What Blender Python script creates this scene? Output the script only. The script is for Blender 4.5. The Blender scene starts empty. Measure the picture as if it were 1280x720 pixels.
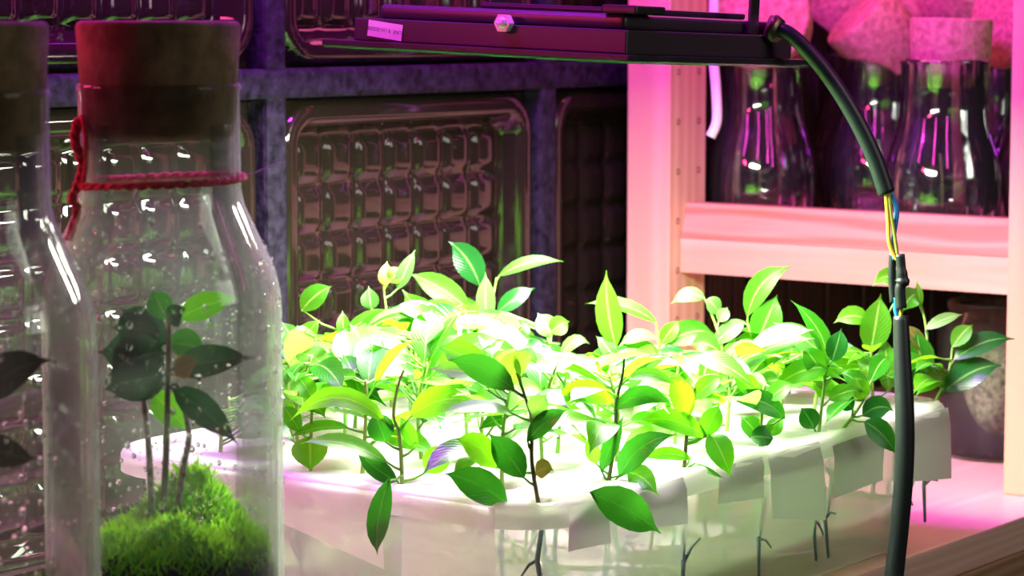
import bpy, bmesh, math, random
from math import sin, cos, pi, sqrt, atan2, radians
from mathutils import Vector, Matrix, geometry
random.seed(11)
S = bpy.context.scene
C = S.collection
# ------------------------------------------------------------------ camera
CZ = 1.023                      # eye height; table top is 0.74
FPX = 3250.0
PITCH = math.atan(340 / FPX)
cam_d = bpy.data.cameras.new('camera')
cam = bpy.data.objects.new('camera', cam_d); C.objects.link(cam)
cam.location = (0, 0, CZ); cam.rotation_euler = (pi / 2 - PITCH, 0, 0)
cam_d.sensor_width = 36; cam_d.lens = 36 * FPX / 1280
cam_d.clip_start = .05
cam_d.dof.use_dof = True; cam_d.dof.focus_distance = 1.2; cam_d.dof.aperture_fstop = 18
S.camera = cam
# ------------------------------------------------------------------ room frame (a along the wall, b towards the wall)
UX, UY = .593, .805
ROT = atan2(UY, UX)
def R(a, b, z=0.0):             # z counted from the table top
    return Vector((a * UX - b * UY, a * UY + b * UX, .74 + z))
def ray(px, py):
    F, U = Vector((0, cos(PITCH), -sin(PITCH))), Vector((0, sin(PITCH), cos(PITCH)))
    return Vector((px - 640, 0, 0)) + U * (360 - py) + F * FPX
def P(px, py, d):
    r = ray(px, py); return Vector((0, 0, CZ)) + r * (d / r.y)
def PZ(px, py, z):              # on the horizontal plane at z above the table
    r = ray(px, py); return Vector((0, 0, CZ)) + r * ((.74 + z - CZ) / r.z)
def proj(p):
    q = p - Vector((0, 0, CZ)); F, U = Vector((0, cos(PITCH), -sin(PITCH))), Vector((0, sin(PITCH), cos(PITCH)))
    k = FPX / q.dot(F); return 640 + q.x * k, 360 - q.dot(U) * k
def A_of(px, b):                # wall coordinate seen at pixel column px on the plane b
    t = (px - 640) / FPX / cos(PITCH) * 1.0
    return b * (UY + t * UX) / (UX - t * UY)
# ------------------------------------------------------------------ world, light, exposure
w = bpy.data.worlds.new('dim_room'); S.world = w; w.use_nodes = True
w.node_tree.nodes['Background'].inputs[0].default_value = (.55, .5, .6, 1)
w.node_tree.nodes['Background'].inputs[1].default_value = .012
S.view_settings.view_transform = 'Standard'; S.view_settings.look = 'None'
S.view_settings.gamma = 1; S.view_settings.exposure = 0
S.cycles.transparent_max_bounces = 24
S.cycles.max_bounces = 10
S.cycles.sample_clamp_indirect = 6
def area(name, loc, size, power, col, target=None, parent=None, rot=None):
    d = bpy.data.lights.new(name, 'AREA'); d.shape = 'RECTANGLE'; d.size, d.size_y = size
    d.energy = power; d.color = col
    o = bpy.data.objects.new(name, d); C.objects.link(o)
    o.location = loc
    if target is not None:
        o.rotation_euler = (Vector(target) - Vector(loc)).to_track_quat('-Z', 'Y').to_euler()
    if rot is not None: o.rotation_euler = rot
    if parent: o.parent = parent
    return o
LED_POWER = 8.2
area('shelf_grow_light', R(1.47, .85, .50), (.26, .16), .95, (1, .13, .33), R(1.47, .85, .1))
area('violet_grow_light', R(.92, .84, .62), (.45, .07), 12, (.62, .03, 1), R(1.10, .93, .2))
area('red_grow_light', R(.62, .91, .36), (.2, .04), .9, (1, .05, .20), R(.70, .72, .2))
for k in range(4):
    area('magenta_streak_light', R(1.15 + .02 * (k % 2), .34 + .19 * k, .43), (.010, .30), .16, (1, .06, .62), R(1.5, .80, .15))  # bars added out of view to draw magenta streaks on the flasks
area('tub_side_fill', R(1.25, -.55, .55), (.5, .5), 3.0, (.95, 1, .84), R(1.1, .62, .03))  # added fill with no lamp behind it, brightens the tub side and tape
# ------------------------------------------------------------------ material helpers
def mat(name):
    m = bpy.data.materials.new(name); m.use_nodes = True
    nt = m.node_tree; nt.nodes.clear()
    return m, nt, nt.nodes.new('ShaderNodeOutputMaterial')
def N(nt, t, **kw):
    n = nt.nodes.new('ShaderNode' + t)
    for k, v in kw.items():
        if k.startswith('i_'):
            k2 = k[2:].replace('_', ' ')
            n.inputs[int(k2) if k2.isdigit() else k2].default_value = v
        else: setattr(n, k, v)
    return n
def L(nt, a, ao, b, bi): nt.links.new(a.outputs[ao], b.inputs[bi])
def ramp(nt, stops):
    r = N(nt, 'ValToRGB'); e = r.color_ramp.elements
    while len(e) < len(stops): e.new(.5)
    for k, (p, c) in enumerate(stops):
        e[k].position = p; e[k].color = (*c, 1) if len(c) == 3 else c
    return r
def principled(name, col, rough=.5, metal=0, noise=None, bump=0, scale=40, spec=.5):
    m, nt, out = mat(name)
    b = N(nt, 'BsdfPrincipled'); b.inputs['Roughness'].default_value = rough
    b.inputs['Metallic'].default_value = metal; b.inputs['Base Color'].default_value = (*col, 1)
    b.inputs['Specular IOR Level'].default_value = spec
    L(nt, b, 0, out, 0)
    if noise or bump:
        tc = N(nt, 'TexCoord'); n = N(nt, 'TexNoise', i_Scale=scale, i_Detail=5.0)
        L(nt, tc, 'Object', n, 'Vector')
        if noise:
            r = ramp(nt, [(.3, col), (.7, noise)]); L(nt, n, 'Fac', r, 0); L(nt, r, 0, b, 'Base Color')
        if bump:
            bp = N(nt, 'Bump', i_Strength=bump, i_Distance=.002); L(nt, n, 'Fac', bp, 'Height'); L(nt, bp, 0, b, 'Normal')
    return m
def wood(name, c1, c2, axis, rough=.55, freq=55):
    m, nt, out = mat(name)
    tc = N(nt, 'TexCoord'); mp = N(nt, 'Mapping'); L(nt, tc, 'Object', mp, 0)
    sc = [1, 1, 1]; sc[axis] = .07; mp.inputs['Scale'].default_value = sc
    n = N(nt, 'TexNoise', i_Scale=18.0, i_Detail=3.0); L(nt, mp, 0, n, 'Vector')
    wv = N(nt, 'TexWave', i_Scale=float(freq), i_Distortion=7.0, i_Detail=2.0)
    wv.bands_direction = 'XYZ'[(axis + 2) % 3] if axis != 2 else 'X'
    L(nt, mp, 0, wv, 'Vector')
    mx = N(nt, 'Math', operation='MULTIPLY'); L(nt, wv, 'Fac', mx, 0); L(nt, n, 'Fac', mx, 1)
    r = ramp(nt, [(.05, c1), (.75, c2)]); L(nt, mx, 0, r, 0)
    b = N(nt, 'BsdfPrincipled', i_Roughness=rough); L(nt, r, 0, b, 'Base Color')
    bp = N(nt, 'Bump', i_Strength=.12, i_Distance=.001); L(nt, mx, 0, bp, 'Height'); L(nt, bp, 0, b, 'Normal')
    L(nt, b, 0, out, 0); return m
def thin_glass(name, tint=(.95, .98, .97), haze=0.0, haze_col=(.8, .85, .82), ior=1.45, rough=.02, mist=None, refl=1.0, edge=0.0, through=.5):
    """clear thin walled glass or plastic, with a share of haze; mist = (z0, z1, amount) condensation"""
    m, nt, out = mat(name)
    t = N(nt, 'BsdfTransparent'); t.inputs[0].default_value = (*tint, 1)
    g = N(nt, 'BsdfGlossy', i_Roughness=rough)
    f = N(nt, 'Fresnel', i_IOR=ior); fm = N(nt, 'Math', operation='MULTIPLY'); fm.inputs[1].default_value = refl
    L(nt, f, 0, fm, 0)
    m1 = N(nt, 'MixShader'); L(nt, fm, 0, m1, 0); L(nt, t, 0, m1, 1); L(nt, g, 0, m1, 2)
    last = m1
    if haze or mist:
        d = N(nt, 'BsdfDiffuse'); d.inputs[0].default_value = (*haze_col, 1)
        tr = N(nt, 'BsdfTranslucent'); tr.inputs[0].default_value = (*haze_col, 1)
        md = N(nt, 'MixShader', i_0=through); L(nt, d, 0, md, 1); L(nt, tr, 0, md, 2)
        m2 = N(nt, 'MixShader', i_0=haze); L(nt, m1, 0, m2, 1); L(nt, md, 0, m2, 2)
        if mist:
            tc = N(nt, 'TexCoord'); sp = N(nt, 'SeparateXYZ'); L(nt, tc, 'Object', sp, 0)
            mr = N(nt, 'MapRange'); mr.inputs[1].default_value = mist[0]; mr.inputs[2].default_value = mist[1]
            L(nt, sp, 2, mr, 0)
            tri = ramp(nt, [(0, (0, 0, 0)), (.35, (1, 1, 1)), (.75, (.7, .7, .7)), (1, (0, 0, 0))]); L(nt, mr, 0, tri, 0)
            n = N(nt, 'TexNoise', i_Scale=28.0, i_Detail=6.0); L(nt, tc, 'Object', n, 'Vector')
            nr = ramp(nt, [(.35, (.15, .15, .15)), (.65, (1, 1, 1))]); L(nt, n, 'Fac', nr, 0)
            mu = N(nt, 'Math', operation='MULTIPLY'); L(nt, tri, 0, mu, 0); L(nt, nr, 0, mu, 1)
            mu2 = N(nt, 'Math', operation='MULTIPLY_ADD'); L(nt, mu, 0, mu2, 0)
            mu2.inputs[1].default_value = mist[2]; mu2.inputs[2].default_value = haze
            last_f = mu2
            if edge:   # pale rim painted by view angle, for lamp light refracted at the glass edge
                lw = N(nt, 'LayerWeight', i_Blend=.5); pw = N(nt, 'Math', operation='POWER'); L(nt, lw, 'Facing', pw, 0); pw.inputs[1].default_value = 4
                ma = N(nt, 'Math', operation='MULTIPLY_ADD'); L(nt, pw, 0, ma, 0); ma.inputs[1].default_value = edge; L(nt, mu2, 0, ma, 2); last_f = ma
            L(nt, last_f, 0, m2, 0)
        last = m2
    L(nt, last, 0, out, 0); return m
def leaf_mat(name, base, rib, trans, rough=.36, tmix=.45):
    m, nt, out = mat(name)
    uv = N(nt, 'UVMap'); sp = N(nt, 'SeparateXYZ'); L(nt, uv, 0, sp, 0)
    a = N(nt, 'Math', operation='SUBTRACT'); L(nt, sp, 0, a, 0); a.inputs[1].default_value = .5
    ab = N(nt, 'Math', operation='ABSOLUTE'); L(nt, a, 0, ab, 0)
    r = ramp(nt, [(.015, (1, 1, 1)), (.05, (0, 0, 0))]); L(nt, ab, 0, r, 0)
    ph = N(nt, 'Math', operation='MULTIPLY_ADD'); L(nt, ab, 0, ph, 0); ph.inputs[1].default_value = -.7; L(nt, sp, 1, ph, 2)
    ps = N(nt, 'Math', operation='MULTIPLY'); L(nt, ph, 0, ps, 0); ps.inputs[1].default_value = 75
    sn = N(nt, 'Math', operation='SINE'); L(nt, ps, 0, sn, 0)
    oi = N(nt, 'ObjectInfo'); hs = N(nt, 'HueSaturation'); hs.inputs['Color'].default_value = (*base, 1)
    mr = N(nt, 'MapRange'); L(nt, oi, 'Random', mr, 0); mr.inputs[3].default_value = .75; mr.inputs[4].default_value = 1.2
    L(nt, mr, 0, hs, 'Value')
    mh = N(nt, 'MapRange'); L(nt, oi, 'Random', mh, 0); mh.inputs[3].default_value = .518; mh.inputs[4].default_value = .497
    L(nt, mh, 0, hs, 'Hue')
    mc = N(nt, 'MixRGB'); L(nt, r, 0, mc, 0); L(nt, hs, 0, mc, 1); mc.inputs[2].default_value = (*rib, 1)
    b = N(nt, 'BsdfPrincipled', i_Roughness=rough); L(nt, mc, 0, b, 'Base Color')
    bp = N(nt, 'Bump', i_Strength=.10, i_Distance=.0006); L(nt, sn, 0, bp, 'Height'); L(nt, bp, 0, b, 'Normal')
    t = N(nt, 'BsdfTranslucent'); t.inputs[0].default_value = (*trans, 1)
    mx = N(nt, 'MixShader', i_0=tmix); L(nt, b, 0, mx, 1); L(nt, t, 0, mx, 2); L(nt, mx, 0, out, 0)
    return m
M = {}
M['pine_v'] = wood('pine_upright', (.56, .37, .19), (.70, .50, .29), 2, freq=26)
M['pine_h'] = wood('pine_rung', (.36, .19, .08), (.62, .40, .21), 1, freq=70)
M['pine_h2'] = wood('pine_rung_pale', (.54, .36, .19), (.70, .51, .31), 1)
M['pine_b'] = wood('pine_board', (.70, .48, .28), (.86, .66, .42), 0)
M['table'] = wood('table_wood', (.74, .50, .36), (.86, .64, .48), 0, .4)
M['table_edge'] = wood('table_edge_wood', (.30, .19, .09), (.50, .32, .16), 0, .6)
M['dark_slat'] = wood('dark_slat', (.022, .015, .012), (.12, .08, .055), 2, .45)
M['mortar'] = principled('mortar', (.006, .006, .009), .7, noise=(.028, .025, .040), bump=.9, scale=160, spec=.08)
M['cork'] = principled('cork', (.12, .07, .035), .9, noise=(.26, .16, .08), bump=.6, scale=110)  # bottle stoppers stand backlit; their shade is put into this darker colour
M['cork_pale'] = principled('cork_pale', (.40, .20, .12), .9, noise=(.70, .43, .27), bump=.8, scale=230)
M['black'] = principled('black_metal', (.012, .013, .014), .38, noise=(.02, .02, .022), scale=60)
M['housing'] = principled('lamp_housing', (.035, .03, .036), .36)
M['rubber'] = principled('black_rubber', (.012, .02, .018), .42)
M['sleeve'] = principled('grey_green_sleeve', (.008, .018, .016), .42)
M['steel'] = principled('bolt_steel', (.80, .78, .80), .5, .3)
M['brass'] = principled('gland_brass', (.20, .16, .10), .4, 1)
M['sticker'] = principled('sticker_paper', (.85, .82, .85), .5)
M['ink'] = principled('ink', (.03, .02, .03), .6)
M['yellow'] = principled('yellow_wire', (.85, .62, .05), .35)
M['lime'] = principled('lime_wire', (.45, .62, .08), .35)
M['blue'] = principled('blue_wire', (.03, .30, .70), .35)
M['white_cord'] = principled('white_cord', (.82, .78, .72), .4)
M['twine'] = principled('red_twine', (.42, .03, .05), .85, noise=(.60, .08, .09), bump=.8, scale=500)
M['soil'] = principled('soil', (.012, .010, .007), .95, noise=(.05, .04, .025), bump=1, scale=220)
M['floor'] = principled('floor_dark', (.03, .03, .035), .7, noise=(.05, .05, .05), scale=8)
M['stem'] = principled('young_stem', (.20, .36, .06), .5, noise=(.30, .46, .10), scale=60)
M['bark'] = principled('brown_stem', (.09, .07, .03), .7, noise=(.16, .17, .05), scale=200)
M['root'] = principled('submerged_stem', (.16, .26, .24), .6, noise=(.26, .36, .32), scale=120)
M['bark_pale'] = principled('mottled_stem', (.10, .06, .04), .8, noise=(.50, .45, .38), scale=260)
M['leaf_n'] = leaf_mat('leaf_green', (.045, .24, .012), (.28, .48, .12), (.14, .52, .010))
M['leaf_b'] = leaf_mat('leaf_young', (.085, .32, .010), (.36, .55, .12), (.21, .62, .010), .44, .5)
M['leaf_d'] = leaf_mat('leaf_mature', (.012, .11, .012), (.14, .32, .07), (.04, .27, .012), .26, .35)
M['leaf_p'] = leaf_mat('leaf_pale_glare', (.13, .31, .07), (.42, .56, .26), (.22, .52, .05), .4, .45)  # lamp glare on the pale leaves is put into this colour
M['leaf_o'] = leaf_mat('leaf_olive', (.20, .20, .03), (.34, .32, .08), (.34, .32, .04), .5, .35)
M['leaf_k'] = leaf_mat('leaf_dark_wet', (.010, .035, .018), (.04, .10, .05), (.02, .12, .03), .14, .2)
M['moss'] = leaf_mat('moss_green', (.20, .52, .02), (.3, .6, .05), (.40, .80, .03), .6, .45)
M['pebble'] = principled('pebble', (.45, .36, .24), .8, noise=(.75, .66, .50), scale=60)
M['bottle'] = thin_glass('bottle_glass', (.95, .975, .96), .006, (.68, .82, .70), 1.5, .03, mist=(.07, .235, .085), refl=.55, edge=.8)
M['flask'] = thin_glass('flask_glass', (.88, .90, .90), .015, (.8, .8, .8), 1.6, .05, refl=2.6)
nt = M['flask'].node_tree
tc = N(nt, 'TexCoord'); mp = N(nt, 'Mapping'); mp.inputs['Scale'].default_value = (1, 1, .22); n = N(nt, 'TexNoise', i_Scale=150.0, i_Detail=1.0)
bp = N(nt, 'Bump', i_Strength=1.0, i_Distance=.005); L(nt, tc, 'Object', mp, 0); L(nt, mp, 0, n, 'Vector'); L(nt, n, 'Fac', bp, 'Height')
for q in nt.nodes:
    if q.bl_idname in ('ShaderNodeBsdfGlossy', 'ShaderNodeFresnel'): nt.links.new(bp.outputs[0], q.inputs['Normal'])
m, nt, out = mat('water_drop')
g = N(nt, 'BsdfGlass', i_Roughness=.0, i_IOR=1.33); L(nt, g, 0, out, 0); M['drop'] = m
M['tub'] = thin_glass('tub_plastic', (.96, .975, .965), .34, (.95, .97, .88), 1.45, .06, through=.6)
M['tape'] = thin_glass('frosted_tape', (.95, .97, .95), .58, (.96, .98, .92), 1.45, .25, through=.6)
M['water'] = thin_glass('water', (.95, .97, .90), .16, (.92, .93, .74), 1.33, .01)
M['jar_glass'] = thin_glass('jar_glass', (.93, .95, .94), .02, ior=1.5)
# nonwoven sheet: white, lets light through
m, nt, out = mat('white_foam')
tc = N(nt, 'TexCoord'); n = N(nt, 'TexNoise', i_Scale=60.0, i_Detail=4.0); L(nt, tc, 'Object', n, 'Vector')
d = N(nt, 'BsdfPrincipled', i_Roughness=.7); d.inputs['Base Color'].default_value = (.88, .89, .85, 1)
bp = N(nt, 'Bump', i_Strength=.15, i_Distance=.001); L(nt, n, 'Fac', bp, 'Height'); L(nt, bp, 0, d, 'Normal')
t = N(nt, 'BsdfTranslucent'); t.inputs[0].default_value = (.97, .98, .90, 1)
mx = N(nt, 'MixShader', i_0=.62); L(nt, d, 0, mx, 1); L(nt, t, 0, mx, 2); L(nt, mx, 0, out, 0)
M['foam'] = m
# pressed glass of the wall blocks
m, nt, out = mat('glass_block')
d = N(nt, 'BsdfPrincipled', i_Roughness=.07, i_IOR=1.5); d.inputs['Base Color'].default_value = (.014, .011, .007, 1)
d.inputs['Specular IOR Level'].default_value = .65
L(nt, d, 0, out, 0); M['block'] = m
# ------------------------------------------------------------------ object helpers
def mesh(name, verts, faces, m=None, parent=None, smooth=True, uvs=None, mat_idx=None):
    me = bpy.data.meshes.new(name); me.from_pydata([tuple(v) for v in verts], [], faces)
    for k in ([m] if not isinstance(m, (list, tuple)) else m): me.materials.append(k)
    if smooth: me.polygons.foreach_set('use_smooth', [True] * len(me.polygons))
    if mat_idx: me.polygons.foreach_set('material_index', mat_idx)
    if uvs:
        l = me.uv_layers.new(name='UVMap')
        for lp in me.loops: l.data[lp.index].uv = uvs[lp.vertex_index]
    me.update()
    o = bpy.data.objects.new(name, me); C.objects.link(o)
    if parent: o.parent = parent
    return o
def link_mesh(name, me, parent=None, loc=None, rot=None):
    o = bpy.data.objects.new(name, me); C.objects.link(o)
    if parent: o.parent = parent
    if loc is not None: o.location = loc
    if rot is not None: o.rotation_euler = rot
    return o
def tag(o, label, cat, group=None):
    o['label'] = label; o['category'] = cat
    if group: o['group'] = group
    return o
def thing(name, label, cat, loc, rotz=0.0, group=None):
    o = bpy.data.objects.new(name, None); C.objects.link(o); o.empty_display_size = .02
    o.location = loc; o.rotation_euler = (0, 0, rotz)
    return tag(o, label, cat, group)
def bm_obj(name, bm, m, parent=None, smooth=False):
    me = bpy.data.meshes.new(name); bm.normal_update(); bm.to_mesh(me); bm.free()
    for k in ([m] if not isinstance(m, (list, tuple)) else m): me.materials.append(k)
    if smooth: me.polygons.foreach_set('use_smooth', [True] * len(me.polygons))
    o = bpy.data.objects.new(name, me); C.objects.link(o)
    if parent: o.parent = parent
    return o
def box_bm(x0, x1, y0, y1, z0, z1, bev=0.0, seg=2, bm=None):
    bm2 = bmesh.new()
    bmesh.ops.create_cube(bm2, size=1)
    for v in bm2.verts:
        v.co = Vector((x0 + (v.co.x + .5) * (x1 - x0), y0 + (v.co.y + .5) * (y1 - y0), z0 + (v.co.z + .5) * (z1 - z0)))
    if bev: bmesh.ops.bevel(bm2, geom=bm2.edges[:], offset=bev, segments=seg, affect='EDGES', profile=.6)
    return bm2
def box(name, dims, m, parent=None, bev=0.0, seg=2):
    return bm_obj(name, box_bm(*dims, bev, seg), m, parent)
def rbox(name, a0, a1, b0, b1, z0, z1, m, bev=0.0):     # free standing box aligned to the room, z from table top
    o = box(name, (0, a1 - a0, 0, b1 - b0, 0, z1 - z0), m, None, bev)
    o.location = R(a0, b0, z0); o.rotation_euler = (0, 0, ROT); return o
def tube_data(pts, rads, n=8, caps=True):
    pts = [Vector(p) for p in pts]
    if not isinstance(rads, (list, tuple)): rads = [rads] * len(pts)
    vs, fs = [], []
    up = None
    for k, p in enumerate(pts):
        t = (pts[min(k + 1, len(pts) - 1)] - pts[max(k - 1, 0)]).normalized()
        if up is None:
            up = Vector((1, 0, 0)) if abs(t.x) < .8 else Vector((0, 1, 0))
        s = t.cross(up).normalized(); up = s.cross(t).normalized()
        for j in range(n):
            q = 2 * pi * j / n
            vs.append(p + (s * cos(q) + up * sin(q)) * rads[k])
        if k:
            o = (k - 1) * n
            for j in range(n):
                fs.append((o + j, o + n + j, o + n + (j + 1) % n, o + (j + 1) % n))
    if caps:
        fs.append(tuple(range(n))); fs.append(tuple(reversed(range(len(vs) - n, len(vs)))))
    return vs, fs
def spline(pts, k=6):
    pts = [Vector(p) for p in pts]; out = []
    for i in range(len(pts) - 1):
        p0, p1, p2, p3 = pts[max(i - 1, 0)], pts[i], pts[i + 1], pts[min(i + 2, len(pts) - 1)]
        for j in range(k):
            t = j / k
            out.append(.5 * ((2 * p1) + (p2 - p0) * t + (2 * p0 - 5 * p1 + 4 * p2 - p3) * t * t + (3 * p1 - p0 - 3 * p2 + p3) * t ** 3))
    out.append(pts[-1]); return out
def tube(name, pts, rads, m, parent=None, n=8):
    return mesh(name, *tube_data(pts, rads, n), m, parent)
def lathe(name, prof, m, parent=None, n=48, closed_top=False):
    vs, fs = [], []
    for r, z in prof:
        for j in range(n): vs.append((r * cos(2 * pi * j / n), r * sin(2 * pi * j / n), z))
    for k in range(len(prof) - 1):
        for j in range(n):
            fs.append((k * n + j, k * n + (j + 1) % n, (k + 1) * n + (j + 1) % n, (k + 1) * n + j))
    o = mesh(name, vs, fs, m, parent)
    o.data.shade_smooth() if hasattr(o.data, 'shade_smooth') else None
    return o
def local(root, p): return root.matrix_basis.inverted() @ p
def structure(o): o['kind'] = 'structure'; return o
# ------------------------------------------------------------------ setting: floor, table, wall of glass blocks
structure(rbox('floor', -.4, 3.2, -1.2, 1.05, -.76, -.74, M['floor']))
WALL = .963
mort = bmesh.new()
PITCHB, AM, ZM = .26, 1.086, .283 - .0375
def add_box(bm, *d, bev=0):
    b2 = box_bm(*d, bev); me = bpy.data.meshes.new('tmp'); b2.to_mesh(me); b2.free(); bm.from_mesh(me); bpy.data.meshes.remove(me)
G = .0085
KS, RS = range(-2, 5), range(-2, 3)
wr = bpy.data.objects.new('wall_back', None)
a0w, a1w = AM + PITCHB * KS[0] - .02, AM + PITCHB * (KS[-1] + 1) + .02
for r in range(RS[0], RS[-1] + 2):
    add_box(mort, a0w - 1.086, a1w - 1.086, -.002, .07, ZM + PITCHB * r - G, ZM + PITCHB * r + G, bev=.003)
for k in range(KS[0], KS[-1] + 2):
    for r in RS:
        add_box(mort, PITCHB * (k) - G, PITCHB * (k) + G, -.0012, .07, ZM + PITCHB * r + G - .003, ZM + PITCHB * (r + 1) - G + .003, bev=.003)
wall = bm_obj('wall_back', mort, M['mortar']); structure(wall)
bpy.data.objects.remove(wr)
wall.location = R(1.086, WALL, 0); wall.rotation_euler = (0, 0, ROT)
def block_mesh(seed):
    rnd = random.Random(seed)
    n = 88; h = PITCHB / 2 - G; vs, fs = [], []
    cells, ci = 7, .0985
    jit = [[(rnd.uniform(-.1, .1), rnd.uniform(-.1, .1), rnd.uniform(.85, 1.1)) for _ in range(cells)] for _ in range(cells)]
    for i in range(n + 1):
        for j in range(n + 1):
            x, z = -h + 2 * h * i / n, -h + 2 * h * j / n
            rr = .028; qx, qz = max(abs(x) - (h - rr), 0), max(abs(z) - (h - rr), 0)
            di = rr - sqrt(qx * qx + qz * qz)
            if qx == 0 and qz == 0: di = min(h - abs(x), h - abs(z))
            if di < .005: y = .010 * (1 - max(di, 0) / .005) ** 2
            elif di < .013: y = 0
            elif di < .023: t = (di - .013) / .010; y = .017 * t * t * (3 - 2 * t)
            else:
                y = .017
                u, v = (x + ci) / (2 * ci) * cells, (z + ci) / (2 * ci) * cells
                if 0 <= u < cells and 0 <= v < cells:
                    jx, jz, js = jit[int(u)][int(v)]
                    cu, cv = (u % 1) * 2 - 1, (v % 1) * 2 - 1
                    p = max(0, 1 - abs(cu) ** 5) * max(0, 1 - abs(cv) ** 5)
                    y -= .0055 * js * p * (1 + .25 * jx * cu * 4 + .25 * jz * cv * 4)
            vs.append((x, y + .003, z))
    for i in range(n):
        for j in range(n):
            q = i * (n + 1) + j
            fs.append((q, q + n + 1, q + n + 2, q + 1))
    ring = [i * (n + 1) for i in range(n + 1)] + [n * (n + 1) + j for j in range(1, n + 1)] + [i * (n + 1) + n for i in range(n - 1, -1, -1)] + [j for j in range(n - 1, 0, -1)]
    b0 = len(vs)
    for q in ring: vs.append((vs[q][0], .06, vs[q][2]))
    for k in range(len(ring)):
        k2 = (k + 1) % len(ring); fs.append((ring[k2], ring[k], b0 + k, b0 + k2))
    fs.append(tuple(b0 + k for k in range(len(ring))))
    me = bpy.data.meshes.new('glass_block'); me.from_pydata(vs, [], fs); me.materials.append(M['block'])
    me.polygons.foreach_set('use_smooth', [True] * (n * n) + [False] * (len(fs) - n * n)); me.update(); return me
bmeshes = [block_mesh(s) for s in (1, 2, 3)]
for k in KS:
    for r in RS:
        link_mesh('glass_block', bmeshes[(k * 2 + r) % 3], wall, (PITCHB * (k + .5), 0, ZM + PITCHB * (r + .5)))
# ------------------------------------------------------------------ table
tb = thing('work_table', 'reddish wooden work table with a dark front edge under the white tub', 'table', R(.4, .63, 0), ROT)
box('table_top', (0, 1.75, 0, .325, -.020, 0), M['table'], tb, .0015)
box('front_edge', (0, 1.75, -.001, .018, -.042, -.0203), M['table_edge'], tb, .001)
for x in (.03, 1.66):
    for y in (.02, .26): box('leg', (x, x + .06, y, y + .05, -.74, -.0425 if y < .1 else -.0203), M['table_edge'], tb, .002)
# ------------------------------------------------------------------ shelf unit
sh = thing('shelf_unit', 'pale pine shelving frame standing at the end of the table', 'shelf', R(1.402, .637, 0), ROT)
PB = [(0, .033), (.270, .303)]
def post(x0, y0, y1, holes):
    o = box('post', (x0, x0 + .0433, y0, y1, 0, .62), M['pine_v'], sh, .0012)
    return o
for x0 in (0, .78):
    for (y0, y1) in PB: post(x0, y0, y1, True)
def disc_mesh(r=.0022, n=10):
    vs = [(0, .0006, 0)] + [(r * cos(2 * pi * k / n), 0, r * sin(2 * pi * k / n)) for k in range(n)] + [(r * .7 * cos(2 * pi * k / n), .0001, r * .7 * sin(2 * pi * k / n)) for k in range(n)]
    fs = []
    for k in range(n):
        k2 = (k + 1) % n
        fs.append((1 + k, 1 + k2, 1 + n + k2, 1 + n + k)); fs.append((1 + n + k, 1 + n + k2, 0))
    me = bpy.data.meshes.new('peg_hole'); me.from_pydata(vs, [], fs); me.materials.append(principled('hole_shade', (.16, .07, .03), .9)); return me
hm = disc_mesh()
# flat discs coloured with the shade of peg holes, on the rear post's -b face
zz = (P(845, 153, 1.667).z - .74)
k = -12
while k < 12:
    z = zz - .032 * k; k += 1
    if .02 < z < .6:
        for dx in (.0095, .034): link_mesh('peg_hole', hm, sh, (dx, .2698, z))
ZB1, ZB0 = P(853, 255, 1.672).z - .74, P(853, 341, 1.672).z - .74
ZBM = ZB0 + (ZB1 - ZB0) * .50
def rung(name, z0, z1, m, slope):
    bm = bmesh.new(); x0, x1 = .013, .033
    prof = [(x0, z0), (x1, z0), (x1, z1), (x0 + slope, z1)]
    vs = [[bm.verts.new((x, y, z)) for (x, z) in prof] for y in (.0332, .2698)]
    bm.faces.new(vs[0]); bm.faces.new(list(reversed(vs[1])))
    for q in range(4): bm.faces.new((vs[0][q], vs[1][q], vs[1][(q + 1) % 4], vs[0][(q + 1) % 4]))
    bmesh.ops.recalc_face_normals(bm, faces=bm.faces[:])
    return bm_obj(name, bm, m, sh)
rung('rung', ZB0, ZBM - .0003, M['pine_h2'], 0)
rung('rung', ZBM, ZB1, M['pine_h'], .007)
box('shelf_board', (.036, .86, .002, .301, ZB0 + .002, ZB0 + .020), M['pine_b'], sh, .001)
SHELF_Z = ZB0 + .020
slat_me = box_bm(0, .0165, 0, .008, 0, .60, .0015); me = bpy.data.meshes.new('backing_slat'); slat_me.to_mesh(me); slat_me.free(); me.materials.append(M['dark_slat'])
for k in range(44):
    link_mesh('backing_slat', me, sh, (.047 + .0185 * k, .305 + (.002 if k % 3 else 0), .0))
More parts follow.
